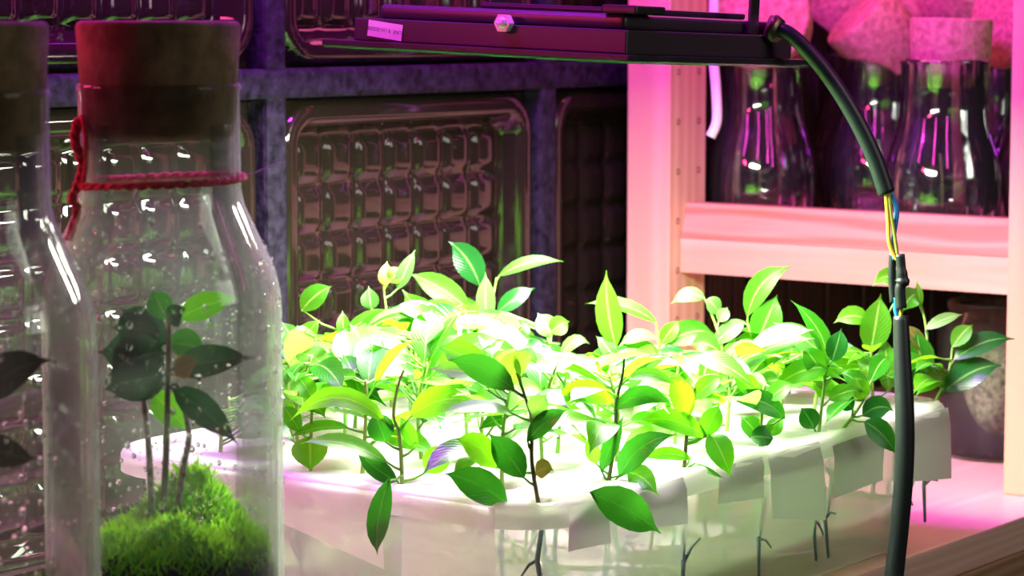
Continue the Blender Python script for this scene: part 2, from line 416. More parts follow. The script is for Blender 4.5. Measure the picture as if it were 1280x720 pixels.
# ------------------------------------------------------------------ cork stopped flasks on the shelf
def cork_prof(rt, rb, h):
    e = .0022
    return [(0, 0), (rb - e, 0), (rb, e), (rt, h - e), (rt - e * .3, h - e * .3), (rt - e, h), (0, h)]
FL = 'small flasks on the pine shelf'; CK = 'loose corks on the shelf flasks'
def flask(a, b, label, s=1.0):
    t = thing('glass_flask', label, 'flask', R(a, b, SHELF_Z), ROT, FL)
    pr = [(0, .001), (.034, .001), (.0365, .004), (.037, .030), (.0369, .040), (.0362, .050), (.0340, .060), (.0310, .069), (.0287, .077), (.0275, .084), (.0272, .1145), (.0285, .1165), (.0272, .118), (.0262, .1165), (.0262, .084), (.0274, .077), (.0297, .069), (.0327, .060), (.0349, .050), (.0357, .040), (.0357, .030), (.034, .004), (0, .003)]
    lathe('glass_body', [(r * s, z * s) for r, z in pr], M['flask'], t, 40)
    # planting inside
    vs, fs, uv = [], [], []
    st = []
    rnd = random.Random(int(a * 1e4))
    g = lathe('soil', [(0, .006), (.033, .006), (.0335, .012), (.031, .02), (0, .024)], M['soil'], t, 20)
    for q in range(7):
        az = rnd.uniform(0, 6.28); ln = rnd.uniform(.016, .028)
        b0 = Vector((.006 * cos(az), .006 * sin(az), .022 + rnd.uniform(0, .02)))
        tip = b0 + Vector((cos(az) * ln * .8, sin(az) * ln * .8, ln * rnd.uniform(-.1, .7)))
        leaf_obj('leaf', b0, tip, .012, Vector((0, 0, 1)), .004, random.Random(q), 'leaf_n' if q % 2 else 'leaf_d', t, None)
    tube('stem', [(0, 0, .018), (.002, .001, .04), (0, .002, .058)], .0009, M['stem'], t, 6)
    return t
SHAPE = [(0, .03), (.05, .26), (.13, .60), (.26, .90), (.40, 1.0), (.55, .95), (.69, .74), (.80, .44), (.885, .16), (.945, .06), (1, .02)]
def leaf_data(B, T, wd, nh, arch, rnd, attach=None, fold=.16, bend=None, twist=0.0):
    """leaf blade from base B to tip T with a creased midrib, plus its petiole to the stem"""
    B, T = Vector(B), Vector(T)
    mid = (B + T) / 2 + (bend if bend is not None else Vector((0, 0, arch)))
    vs, fs, uv = [], [], []
    cols = (-1, -.55, 0, .55, 1)
    nseg = len(SHAPE)
    for k, (s, ws) in enumerate(SHAPE):
        p = B * (1 - s) ** 2 + mid * 2 * s * (1 - s) + T * s * s
        t = ((mid - B) * (1 - s) + (T - mid) * s).normalized()
        n = (nh - t * nh.dot(t))
        n = n.normalized() if n.length > 1e-4 else Vector((0, 0, 1))
        if twist: n = Matrix.Rotation(twist * s, 3, t) @ n
        sd = t.cross(n).normalized()
        hw = wd / 2 * ws
        for c in cols:
            wave = .03 * wd * sin(s * 9 + c * 2) * abs(c)
            vs.append(p + sd * c * hw + n * (abs(c) ** 1.3 * hw * fold * 2 - c * c * hw * .12 + wave))
            uv.append((.5 + .5 * c, s))
    for k in range(nseg - 1):
        for j in range(4):
            q = k * 5 + j; fs.append((q, q + 1, q + 6, q + 5))
    if attach is not None:
        A = Vector(attach); o = len(vs)
        ptm = (A + B) / 2 - Vector((0, 0, .05 * (A - B).length))
        tv, tf = tube_data([A, ptm, B + (mid - B) * .06], [.0007, .00055, .00045], 5, False)
        vs += tv; fs += [tuple(o + q for q in f) for f in tf]; uv += [(.5, 0)] * len(tv)
    return vs, fs, uv
def leaf_obj(name, B, T, wd, nh, arch, rnd, tone, parent, attach, **kw):
    vs, fs, uv = leaf_data(B, T, wd, nh, arch, rnd, attach, **kw)
    return mesh(name, vs, fs, M[tone], parent, True, uv)
flask(1.50, .8987, 'small flask in the left of the shelf, below the round cork seen end-on')
flask(1.58, .8527, 'small flask holding the steeply tilted cork in its mouth')
flask(1.49, .758, 'small flask closed by an upright cork on the shelf')
flask(1.565, .722, 'small flask half hidden by the right-hand pine upright')
flask(1.64, .902, 'small flask in the second row, behind the end-on cork')
flask(1.672, .815, 'small flask in the second row, behind the tilted cork')
flask(1.66, .715, 'small flask in the second row, nearest the right-hand upright')
def cork(name, p, rt, rb, h, label, rx=0, ry=0, rz=0, m='cork_pale', parent=None):
    o = lathe(name, cork_prof(rt, rb, h), M[m], parent, 40)
    o.location = p; o.rotation_euler = (rx, ry, rz)
    if label: tag(o, label, 'cork', CK)
    return o
FZ = SHELF_Z + .118
def cork_axis(name, centre, axis, rt, rb, h, label):
    q = Vector(axis).normalized().to_track_quat('Z', 'Y')
    o = lathe(name, cork_prof(rt, rb, h), M['cork_pale'], None, 40)
    o.rotation_euler = q.to_euler(); o.location = Vector(centre) - q @ Vector((0, 0, h / 2))
    return tag(o, label, 'cork', CK)
cork_axis('cork_stopper', P(950, 27, 1.735), (-.22, -.9, .22), .0355, .033, .040, 'round cork seen end-on, lying across the mouth of the leftmost flask')
cork_axis('cork_stopper', P(1099, 47, 1.772), (-.70, -.14, .70), .0275, .0262, .046, 'steeply tilted cork, corner down in a flask mouth')
cork_axis('cork_stopper', P(1188, 66, 1.657), (.02, 0, 1), .0262, .0245, .044, 'upright cork plugged straight into its flask')
cork_axis('cork_stopper', P(1285, 28, 1.70), (-.8, -.5, .1), .032, .03, .044, 'cork leaning out behind the right-hand pine upright')
cork_axis('cork_stopper', P(1060, 4, 1.845), (.55, -.2, .8), .029, .027, .042, 'cork in the second row, tipped to the right between the end-on and tilted corks')
cork_axis('cork_stopper', P(1140, 2, 1.86), (-.1, .2, 1), .028, .026, .046, 'cork in the second row, peeping over the tilted cork')
cork_axis('cork_stopper', P(1200, 2, 1.84), (.3, -.5, .7), .031, .029, .044, 'cork in the second row, above the upright cork')
# jar of soil and pebbles behind the right upright
jp = PZ(1247, 568, 0); jr = thing('soil_jar', 'glass jar of grey soil over pale pebbles behind the right upright', 'jar', jp)
lathe('jar_glass', [(0, .001), (.036, .001), (.040, .005), (.040, .085), (.034, .094), (.034, .1), (.0325, .1), (.0325, .094), (.0385, .085), (.0385, .006), (0, .003)], M['jar_glass'], jr, 36)
m_soil = principled('grey_soil', (.08, .07, .055), .95, noise=(.50, .44, .34), bump=1, scale=300)
lathe('soil', [(0, .022), (.037, .022), (.0378, .03), (.0378, .066), (.034, .072), (0, .073)], m_soil, jr, 30)
vs, fs = [], []
def blob(c, r, vs, fs, sq=(1, 1, .7)):
    o = len(vs); n = 6
    vs.append(c + Vector((0, 0, r * sq[2])))
    for la in (.6, -.6):
        for k in range(n):
            q = 2 * pi * k / n; vs.append(c + Vector((r * cos(la) * cos(q) * sq[0], r * cos(la) * sin(q) * sq[1], r * sin(la) * sq[2])))
    vs.append(c - Vector((0, 0, r * sq[2])))
    for k in range(n):
        k2 = (k + 1) % n
        fs.append((o, o + 1 + k, o + 1 + k2)); fs.append((o + 1 + k, o + 1 + n + k, o + 1 + n + k2, o + 1 + k2)); fs.append((o + 1 + n + k, o + 2 * n + 1, o + 1 + n + k2))
for k in range(130):
    q = random.uniform(0, 6.28); r = .0375 * sqrt(random.uniform(.4, .85)); blob(Vector((r * cos(q), r * sin(q), random.uniform(.007, .022))), random.uniform(.0025, .0042), vs, fs)
o = mesh('pebbles', vs, fs, M['pebble'], jr); o['kind'] = 'stuff'
# a loose white cord hanging in front of the rear post
o = tube('white_cord', spline([P(893, -60, 1.60), P(893, 0, 1.60), P(891, 60, 1.60), P(895, 110, 1.60), P(896, 150, 1.60), P(888, 171, 1.60)]), .0032, M['white_cord'], None, 10)
tag(o, 'white cord end hanging in front of the drilled pine post', 'cord')
# ------------------------------------------------------------------ tub
TA0, TA1, TB0, TB1, ZR = .865, 1.25, .622, .882, .079
TW, TL = TA1 - TA0, TB1 - TB0
tub = thing('plastic_tub', 'clear plastic tub of water under the white seedling sheet', 'tub', R(TA0, TB0, 0), ROT)
def rrect(x0, x1, y0, y1, r, n=6):
    out = []
    for cx, cy, q0 in ((x1 - r, y0 + r, -pi / 2), (x1 - r, y1 - r, 0), (x0 + r, y1 - r, pi / 2), (x0 + r, y0 + r, pi)):
        for k in range(n + 1):
            q = q0 + pi / 2 * k / n; out.append((cx + r * cos(q), cy + r * sin(q)))
    return out
def loft(name, rings, m, parent, cap0=True, cap1=False):
    vs, fs = [], []
    n = len(rings[0][0])
    for rr, z in rings:
        for x, y in rr: vs.append((x, y, z))
    for k in range(len(rings) - 1):
        for j in range(n): fs.append((k * n + j, k * n + (j + 1) % n, (k + 1) * n + (j + 1) % n, (k + 1) * n + j))
    if cap0: fs.append(tuple(reversed(range(n))))
    if cap1: fs.append(tuple(range((len(rings) - 1) * n, len(rings) * n)))
    return mesh(name, vs, fs, m, parent)
def tub_ring(i, r): return rrect(i, TW - i, i, TL - i, r)
loft('tub_wall', [(tub_ring(.020, .026), .001), (tub_ring(.016, .028), .004), (tub_ring(.0125, .030), .034), (tub_ring(.0105, .030), .0352), (tub_ring(.006, .032), .068), (tub_ring(.0015, .033), .0685), (tub_ring(.0015, .033), .0755)], M['tub'], tub)
loft('water', [(tub_ring(.0215, .025), .002), (tub_ring(.0150, .027), .026)], M['water'], tub, True, True)
loft('rim', [(tub_ring(.0012, .033), .0690), (tub_ring(-.0012, .034), .0692), (tub_ring(-.0014, .034), .0748), (tub_ring(.0005, .033), .0755), (tub_ring(.004, .032), .0752)], M['tub'], tub, False)
# ------------------------------------------------------------------ seedlings: where each grows through the sheet
SHEET_TOP = ZR
HAND = [
 # hole, stem pixels, label, leaves: base, tip, width px, arch px, tone, tip depth change, facing (0 up .. 1 camera)
 ((388, 585), [(389, 545), (390, 500)], 'seedling with one round light leaf hanging at the left edge of the sheet', [
   (388, 546, 388, 590, 44, 4, 'b', -.012, 1), (375, 540, 352, 505, 22, 6, 'n', 0, .7), (392, 500, 372, 470, 24, 6, 'b', .0, .6), (394, 505, 425, 490, 22, 8, 'n', 0, .6)]),
 ((500, 603), [(500, 547), (492, 520), (497, 485), (505, 462)], 'seedling with one leaf hanging straight down over the sheet edge near the front corner', [
   (484, 578, 376, 554, 26, 26, 'n', -.012, .55), (497, 601, 443, 558, 24, -10, 'd', 0, .7), (487, 597, 472, 694, 27, 0, 'd', -.004, 1, (-14, 12)), (482, 553, 468, 513, 32, 2, 'd', 0, .8),
   (513, 521, 592, 503, 36, 26, 'b', -.004, .75), (533, 591, 562, 556, 32, 4, 'b', 0, .9), (482, 528, 361, 527, 28, 64, 'b', -.008, .65), (520, 560, 500, 520, 18, 4, 'n', 0, .7)]),
 ((666, 631), [(665, 580), (665, 528), (656, 495), (646, 466)], 'tall seedling at the front corner with two broad dark leaves at its foot', [
   (634, 630, 555, 592, 40, 16, 'd', -.006, .8), (655, 598, 611, 542, 36, 10, 'd', -.004, .85), (622, 586, 569, 549, 33, 22, 'b', -.006, .8), (658, 552, 710, 512, 25, 14, 'd', -.004, .7),
   (669, 592, 692, 588, 24, 10, 'o', 0, .7), (643, 488, 559, 450, 34, 20, 'd', -.006, .9), (664, 522, 684, 492, 26, 4, 'p', 0, .6), (650, 470, 642, 440, 8, 0, 'b', 0, .8)]),
 ((757, 598), [(769, 545), (770, 505), (778, 470), (780, 448)], 'seedling with a large glossy leaf drooping over the middle of the taped side', [
   (737, 616, 826, 667, 44, 14, 'd', -.010, .9, (6, -8)), (751, 590, 779, 520, 20, 6, 'd', 0, .8), (774, 597, 846, 543, 32, 34, 'd', -.006, .7, (-16, -22)), (768, 512, 842, 508, 24, 34, 'd', -.006, .8),
   (767, 505, 689, 508, 30, 36, 'b', -.006, .75), (784, 590, 823, 620, 28, 16, 'n', -.006, .8), (784, 474, 847, 484, 18, 22, 'n', 0, .6), (745, 580, 735, 545, 18, 4, 'n', 0, .8)]),
 ((864, 582), [(858, 545), (862, 510), (869, 484)], 'dark-stemmed seedling with a pale shiny leaf bent down at the tub edge', [
   (884, 547, 796, 526, 28, 24, 'b', -.006, .7), (888, 541, 914, 598, 32, 10, 'n', -.008, .7), (864, 574, 800, 574, 17, 16, 'b', 0, .7), (868, 578, 906, 598, 8, -2, 'n', 0, .7),
   (880, 545, 900, 505, 26, 4, 'n', 0, .8), (862, 520, 838, 470, 30, 8, 'b', 0, .7), (866, 500, 905, 470, 24, 10, 'b', 0, .6)]),
 ((950, 556), [(952, 515), (956, 480)], 'seedling with one dark leaf arched like a bow above the taped side', [
   (981, 524, 905, 500, 28, 40, 'd', -.006, .75, (10, -24)), (966, 549, 934, 547, 26, 6, 'd', 0, .7), (950, 548, 925, 520, 26, 6, 'n', 0, .7), (960, 500, 992, 480, 24, 8, 'b', 0, .6), (950, 500, 915, 470, 26, 10, 'b', 0, .6), (962, 545, 975, 520, 20, 2, 'n', 0, .7)]),
 ((1021, 537), [(1028, 500), (1033, 455)], 'seedling with a long thin leaf curling up in front of the dark slats', [
   (1036, 460, 963, 488, 28, 20, 'b', -.006, .75), (1035, 453, 988, 375, 22, 10, 'n', 0, .8, (20, -6)), (1018, 536, 1001, 509, 26, 4, 'd', 0, .8), (1036, 500, 1073, 488, 22, 8, 'b', 0, .8), (1028, 442, 966, 403, 26, 8, 'p', 0, .8),
   (1030, 470, 1003, 432, 28, 4, 'n', 0, .8), (1040, 452, 1052, 410, 26, 2, 'd', 0, .85)]),
 ((1052, 536), [(1072, 512), (1086, 484)], 'seedling whose dark leaf droops over the tub side beside the black cable', [
   (1078, 520, 1117, 514, 28, 18, 'd', 0, .85), (1080, 527, 1123, 571, 29, 14, 'd', -.012, .85), (1066, 512, 1044, 488, 22, 2, 'd', 0, .8), (1080, 500, 1068, 470, 24, 4, 'b', 0, .8), (1085, 490, 1050, 465, 24, 8, 'n', 0, .7)]),
 ((1092, 500), [(1090, 460), (1088, 425)], 'seedling with one broad upright leaf just left of the black cable', [
   (1088, 440, 1101, 367, 37, 2, 'b', 0, .95), (1111, 490, 1105, 418, 26, 2, 'n', 0, .9), (1086, 402, 1042, 404, 24, 18, 'b', 0, .7), (1128, 362, 1091, 358, 22, 30, 'b', 0, .8), (1092, 470, 1066, 440, 24, 4, 'n', 0, .8), (1082, 480, 1055, 455, 26, 6, 'b', 0, .8)]),
 ((1155, 492), [(1157, 440), (1156, 400), (1146, 366)], 'tallest seedling at the right end, just right of the black cable', [
   (1152, 472, 1146, 412, 34, 2, 'n', 0, .95), (1156, 412, 1204, 393, 15, 8, 'p', 0, .6), (1146, 368, 1126, 392, 26, 14, 'n', 0, .8), (1150, 480, 1128, 440, 26, 4, 'd', 0, .9), (1158, 440, 1128, 405, 20, 4, 'o', 0, .6), (1150, 384, 1146, 350, 10, 0, 'b', 0, .8)]),
 ((1178, 495), [(1184, 470), (1191, 432)], 'seedling with three leaves reaching out past the right end of the tub', [
   (1180, 490, 1252, 457, 36, 20, 'd', -.004, .75), (1192, 450, 1268, 424, 27, 20, 'd', .004, .7), (1190, 434, 1216, 406, 22, 8, 'b', 0, .7), (1182, 485, 1160, 455, 24, 4, 'n', 0, .8)]),
 ((958, 500), [(945, 450), (934, 400)], 'tall seedling whose curled top leaf crosses the shelf rung', [
   (934, 396, 990, 333, 28, 10, 'b', 0, .85, (-18, -22)), (946, 428, 972, 368, 37, 2, 'n', 0, .95), (931, 402, 886, 436, 22, 8, 'p', 0, .7), (934, 427, 990, 447, 22, 18, 'b', 0, .7), (944, 440, 906, 450, 24, 14, 'p', 0, .6), (950, 460, 985, 470, 22, 10, 'n', 0, .6)]),
 ((905, 500), [(903, 440), (896, 410), (882, 375)], 'thin pale seedling standing in front of the pine post foot', [
   (881, 373, 838, 380, 20, 16, 'p', 0, .7), (884, 374, 901, 396, 20, 6, 'p', 0, .8), (898, 402, 910, 384, 16, 2, 'p', 0, .8), (900, 440, 862, 432, 28, 14, 'b', 0, .7), (904, 450, 935, 440, 26, 12, 'b', 0, .7), (904, 470, 870, 465, 26, 12, 'n', 0, .6)]),
 ((778, 498), [(774, 465), (770, 434)], 'seedling with a narrow leaf pointing straight up against the dark blocks', [
   (770, 434, 758, 338, 31, 4, 'b', 0, .85, (-8, 4)), (768, 437, 734, 473, 30, 4, 'n', 0, .8), (776, 430, 826, 425, 20, 16, 'p', 0, .5), (778, 438, 835, 462, 26, 22, 'b', 0, .75), (772, 460, 800, 480, 24, 10, 'b', 0, .6), (772, 455, 745, 420, 22, 8, 'p', 0, .6)]),
 ((832, 497), [(826, 450), (820, 403)], 'seedling whose wavy top leaf points left in front of the pine post', [
   (821, 403, 731, 380, 19, 22, 'b', 0, .65), (834, 430, 894, 418, 30, 20, 'n', 0, .85), (826, 430, 850, 400, 20, 4, 'b', 0, .7), (828, 460, 862, 470, 28, 14, 'b', 0, .7), (826, 455, 795, 450, 26, 12, 'n', 0, .6)]),
 ((697, 498), [(690, 440), (675, 410), (642, 395)], 'leaning seedling with a bare stalk bending left below the dark blocks', [
   (690, 420, 672, 391, 26, 2, 'p', 0, .85), (688, 416, 712, 402, 24, 6, 'b', 0, .8), (700, 446, 737, 430, 16, 24, 'p', 0, .7), (692, 460, 655, 435, 30, 8, 'p', 0, .7), (694, 470, 722, 450, 28, 8, 'b', 0, .6), (660, 404, 640, 425, 24, 4, 'n', 0, .8)]),
 ((612, 488), [(608, 430), (612, 395), (621, 347)], 'tallest seedling, in front of the large glass block, with a dark half-pink leaf', [
   (607, 406, 607, 340, 23, 2, 'p', 0, .95), (587, 388, 511, 342, 31, 12, 'b', 0, .85), (622, 346, 704, 327, 17, 18, 'b', 0, .6), (621, 391, 669, 360, 22, 8, 'd', 0, .8), (600, 358, 561, 302, 34, 10, 'd', 0, .9, (6, -14)), (602, 411, 546, 400, 28, 20, 'n', 0, .75), (612, 440, 655, 420, 32, 12, 'b', 0, .7), (604, 450, 570, 430, 26, 8, 'b', 0, .6)]),
 ((556, 492), [(556, 460), (553, 431)], 'seedling with one broad light leaf facing the viewer, left of the tallest one', [
   (553, 432, 503, 362, 41, 4, 'b', 0, .95), (570, 482, 511, 490, 32, 34, 'n', -.004, .75), (522, 408, 472, 441, 28, 14, 'n', 0, .7), (556, 440, 590, 425, 28, 10, 'b', 0, .6), (556, 465, 530, 445, 26, 8, 'b', 0, .6)]),
 ((490, 508), [(487, 450), (484, 400), (479, 357)], 'slender seedling with small reddish top leaves before the glass block', [
   (480, 358, 484, 326, 17, 0, 'o', 0, .9), (486, 352, 506, 335, 21, 2, 'b', 0, .9), (497, 362, 519, 312, 18, 2, 'p', 0, .8), (464, 387, 461, 358, 22, 0, 'p', 0, .9), (488, 405, 525, 385, 24, 8, 'n', 0, .7), (484, 420, 455, 405, 22, 10, 'b', 0, .6), (488, 470, 465, 445, 28, 8, 'n', 0, .7)]),
 ((432, 512), [(430, 460), (429, 415)], 'seedling with a narrow arched leaf beside the shoulder of the terrarium bottle', [
   (428, 419, 507, 397, 19, 24, 'b', 0, .7), (469, 460, 437, 404, 30, 8, 'p', 0, .75), (376, 389, 415, 358, 27, 10, 'b', 0, .85), (452, 457, 384, 482, 36, 30, 'n', -.006, .6), (432, 450, 408, 425, 24, 6, 'b', 0, .7), (430, 420, 428, 388, 16, 0, 'b', 0, .8)]),
 ((372, 535), [(372, 480), (374, 430)], 'seedling nearest the terrarium bottle on the left of the tub', [
   (374, 450, 395, 420, 24, 6, 'n', 0, .7), (374, 440, 352, 402, 24, 6, 'p', 0, .6), (372, 470, 402, 455, 30, 10, 'n', 0, .6), (372, 490, 350, 455, 26, 8, 'p', 0, .7), (372, 500, 410, 490, 26, 8, 'b', 0, .6), (374, 435, 400, 400, 22, 8, 'b', 0, .7)]),
]
def room_ab(p): return (p.x * UX + p.y * UY, -p.x * UY + p.y * UX)
holes = []
for h in HAND:
    a, b = room_ab(PZ(*h[0], SHEET_TOP)); a = min(max(a, TA0 + .016), TA1 - .012); b = min(max(b, TB0 + .011), TB1 - .012); holes.append((a, b))
GRID = []
ROWN = ('front', 'second', 'third', 'fourth', 'fifth')
for jb in range(6):
    for ja in range(8):
        a = TA0 + .030 + .0465 * ja + random.uniform(-.006, .006); b = TB0 + .046 + .040 * jb + random.uniform(-.006, .006)
        if all((a - q[0]) ** 2 + (b - q[1]) ** 2 > .021 ** 2 for q in holes): GRID.append((a, b, jb, ja)); holes.append((a, b))
# ------------------------------------------------------------------ white sheet with planting holes
sheet = thing('seedling_sheet', 'white foam sheet with planting holes lying on the clear tub', 'sheet', R(TA0, TB0, 0), ROT)
ov = .0022; HR = .0065
outer = rrect(-ov, TW + ov, -ov, TL + ov, .034, 7); inner = rrect(-ov + .003, TW + ov - .003, -ov + .003, TL + ov - .003, .031, 7)
pts = [Vector(p) for p in inner]; ed = [(k, (k + 1) % len(inner)) for k in range(len(inner))]
hl = [(a - TA0, b - TB0) for a, b in holes]; hseg = 10; starts = []
for (x, y) in hl:
    s0 = len(pts); starts.append(s0)
    for k in range(hseg): pts.append(Vector((x + HR * cos(2 * pi * k / hseg), y + HR * sin(2 * pi * k / hseg))))
    ed += [(s0 + k, s0 + (k + 1) % hseg) for k in range(hseg)]
for gx in range(1, 16):
    for gy in range(1, 11):
        p = Vector((TW * gx / 16, TL * gy / 11))
        if all((p - Vector(h)).length > HR * 1.5 for h in hl): pts.append(p)
v2, e2, f2, ov_, oe_, of_ = geometry.delaunay_2d_cdt(pts, ed, [], 0, 1e-6)
def in_hole(c): return any((c - Vector(h)).length < HR * .93 for h in hl)
f2 = [f for f in f2 if not in_hole(sum((v2[i] for i in f), Vector((0, 0))) / len(f))]
vs = [(p.x, p.y, ZR + .0008 * sin(p.x * 40) * sin(p.y * 33)) for p in v2]; fs = [tuple(f) for f in f2]
n2 = len(inner)
idx_in = {}
for k, p in enumerate(inner):
    idx_in[k] = min(range(len(v2)), key=lambda i: (v2[i] - Vector(p)).length_squared)
prev = [idx_in[k] for k in range(n2)]
for ring, z in ((rrect(-ov + .001, TW + ov - .001, -ov + .001, TL + ov - .001, .033, 7), ZR - .0012), (outer, ZR - .0032), (outer, ZR - .0105), (rrect(-ov + .002, TW + ov - .002, -ov + .002, TL + ov - .002, .033, 7), ZR - .0114)):
    o0 = len(vs); vs += [(x, y, z) for x, y in ring]; cur = list(range(o0, o0 + n2))
    for k in range(n2): fs.append((prev[(k + 1) % n2], prev[k], cur[k], cur[(k + 1) % n2]))
    prev = cur
for (x, y) in hl:
    ids = [min(range(len(v2)), key=lambda i: (v2[i] - Vector((x + HR * cos(2 * pi * k / hseg), y + HR * sin(2 * pi * k / hseg)))).length_squared) for k in range(hseg)]
    o0 = len(vs); vs += [(x + HR * .96 * cos(2 * pi * k / hseg), y + HR * .96 * sin(2 * pi * k / hseg), ZR - .0105) for k in range(hseg)]
    for k in range(hseg): fs.append((ids[k], ids[(k + 1) % hseg], o0 + (k + 1) % hseg, o0 + k))
so = mesh('foam_slab', vs, fs, M['foam'], sheet, False)
for p in so.data.polygons: p.use_smooth = True
# tape strips and flaps hanging down the sides (plane just outside the rim), given in pixels of the two sides
def strip_front(px0, px1, ytop, ybot, skew=0, bev=0):
    pa = []
    b = TB0 - ov - .0012
    vs = []
    for px, yt, yb in ((px0, ytop[0], ybot[0]), ((px0 + px1) / 2, sum(ytop) / 2, sum(ybot) / 2), (px1, ytop[1], ybot[1])):
        a = A_of(px, b); d = (R(a, b)).y
        z1, z0 = P(px, yt, d).z - .74, P(px, yb, d).z - .74
        z1 = min(z1, ZR - .0015)
        for k in range(5):
            t = k / 4; z = z1 + (z0 - z1) * t
            vs.append((a - TA0 + skew * t, -ov - .0012 - .0006 * sin(t * 3 + px) - (.0002 if k else -.0015), z))
    fs = [(i * 5 + k, (i + 1) * 5 + k, (i + 1) * 5 + k + 1, i * 5 + k + 1) for i in range(2) for k in range(4)]
    o = mesh('tape_strip', vs, fs, M['tape'], sheet); return o
strip_front(803, 860, (590, 573), (661, 655)); strip_front(899, 958, (572, 552), (630, 622)); strip_front(964, 1030, (550, 530), (650, 652), .004)
strip_front(1046, 1108, (555, 538), (623, 600)); strip_front(1120, 1192, (522, 508), (604, 598)); strip_front(712, 764, (632, 615), (690, 678))
def strip_left(px0, px1, ytop, ybot, shift=0.0):
    aL = TA0 - ov - .0012; vs = []
    t0 = lambda px: (px - 640) / FPX / cos(PITCH)
    for px, yt, yb in ((px0, ytop[0], ybot[0]), ((px0 + px1) / 2, sum(ytop) / 2, sum(ybot) / 2), (px1, ytop[1], ybot[1])):
        t = t0(px); b = aL * (UX - t * UY) / (UY + t * UX); d = R(aL, b).y
        z1, z0 = min(P(px, yt, d).z - .74, ZR - .0015), P(px, yb, d).z - .74
        for k in range(5):
            s = k / 4; vs.append((-ov - .0012 - .0008 * sin(s * 3 + px) + (.0012 if k == 0 else 0), b - TB0, max(z1 + (z0 - z1) * s, .012)))
    fs = [(i * 5 + k, i * 5 + k + 1, (i + 1) * 5 + k + 1, (i + 1) * 5 + k) for i in range(2) for k in range(4)]
    return mesh('tape_strip', vs, fs, M['tape'], sheet)
strip_left(352, 478, (600, 615), (655, 712)); strip_left(500, 618, (618, 635), (735, 742)); strip_left(260, 350, (585, 598), (650, 660)); strip_left(180, 255, (572, 582), (630, 645))
# ------------------------------------------------------------------ seedlings
GS = 'ficus seedlings in the white sheet'
UP = Vector((0, 0, 1))
def face_vec(f): return (Vector((0, -1, .12)) * f + UP * (1 - f)).normalized()
CAN = [(340, 420), (360, 395), (400, 385), (440, 385), (480, 365), (520, 350), (560, 345), (620, 365), (650, 395), (700, 418), (740, 425), (770, 410), (830, 415), (890, 420), (930, 400), (960, 385), (1000, 395), (1050, 405), (1100, 395), (1150, 410), (1190, 440), (1230, 470)]
def canopy(x):
    for (x0, y0), (x1, y1) in zip(CAN, CAN[1:]):
        if x0 <= x <= x1: return y0 + (y1 - y0) * (x - x0) / (x1 - x0)
    return 470
def near_on(pts, q):
    best = None
    for p0, p1 in zip(pts, pts[1:]):
        d = p1 - p0; t = max(0, min(1, (q - p0).dot(d) / max(d.length_squared, 1e-9))); r = p0 + d * t
        if best is None or (r - q).length < (best - q).length: best = r
    return best
def roots(root, base, rnd, vis):
    pts = [base + Vector((0, 0, -.004))]
    p = base.copy(); dx = Vector((rnd.uniform(-.004, .004), rnd.uniform(-.004, .004), 0))
    for k in range(3): p = p + Vector((0, 0, -.020)) + dx * (1 if k % 2 else -.6); pts.append(p.copy())
    tube('submerged_stem', pts, [.0011, .0013, .0012, .0008], M['root'], root, 6)
    if vis:
        for k in range(2):
            q = pts[1 + k]; s = 1 if k else -1
            e = q + Vector((s * rnd.uniform(.005, .009), rnd.uniform(-.004, .004), .016 - .030 * rnd.random()))
            tube('side_root', [q, (q + e) / 2 + Vector((0, 0, .002)), e], [.0009, .0007, .0005], M['root'], root, 5)
def random_leaves(root, stem, rnd, n, tones, lim):
    made = 0; tries = 0
    top = stem[-1].z
    while made < n and tries < n * 12:
        tries += 1
        f = rnd.uniform(.3, 1.0); i = min(int(f * (len(stem) - 1)), len(stem) - 2); at = stem[i].lerp(stem[i + 1], f * (len(stem) - 1) - i)
        az = rnd.uniform(0, 2 * pi); el = rnd.uniform(-.35, .8); ln = rnd.uniform(.026, .038)
        dr = Vector((cos(az) * cos(el), sin(az) * cos(el), sin(el)))
        B = at + dr * .008 + Vector((0, 0, .003)); T = B + dr * ln + Vector((0, 0, -.002))
        Wt = root.matrix_basis.translation + T; x, y = proj(Wt); xm, ym = proj(root.matrix_basis.translation + (B + T) / 2 + UP * .008)
        if y < canopy(x) + lim or ym < canopy(xm) + lim or x < 352: continue
        if T.z < .004: continue
        a_, b_ = room_ab(Wt)
        if b_ > TB1 + .012 or b_ < TB0 - .004 or a_ > TA1 + .004: continue
        nh = (UP * rnd.uniform(.55, 1) + Vector((rnd.uniform(-.4, .4), rnd.uniform(-.8, .2), 0))).normalized()
        leaf_obj('leaf', B, T, ln * rnd.uniform(.33, .43), nh, rnd.uniform(.003, .009), rnd, rnd.choice(tones), root, at, twist=rnd.uniform(-.4, .4)); made += 1
def over_edge(px, py, d, lift=0.0):      # whatever hangs below the sheet top hangs outside the tub wall and its tape
    p = P(px, py, d)
    if p.z - .74 < ZR - .002 + lift:
        t = (px - 640) / FPX / cos(PITCH)
        p = P(px, py, min(d, max((TB0 - .009) / (UX - t * UY), (TA0 - .009) / (UY + t * UX))))
    return p
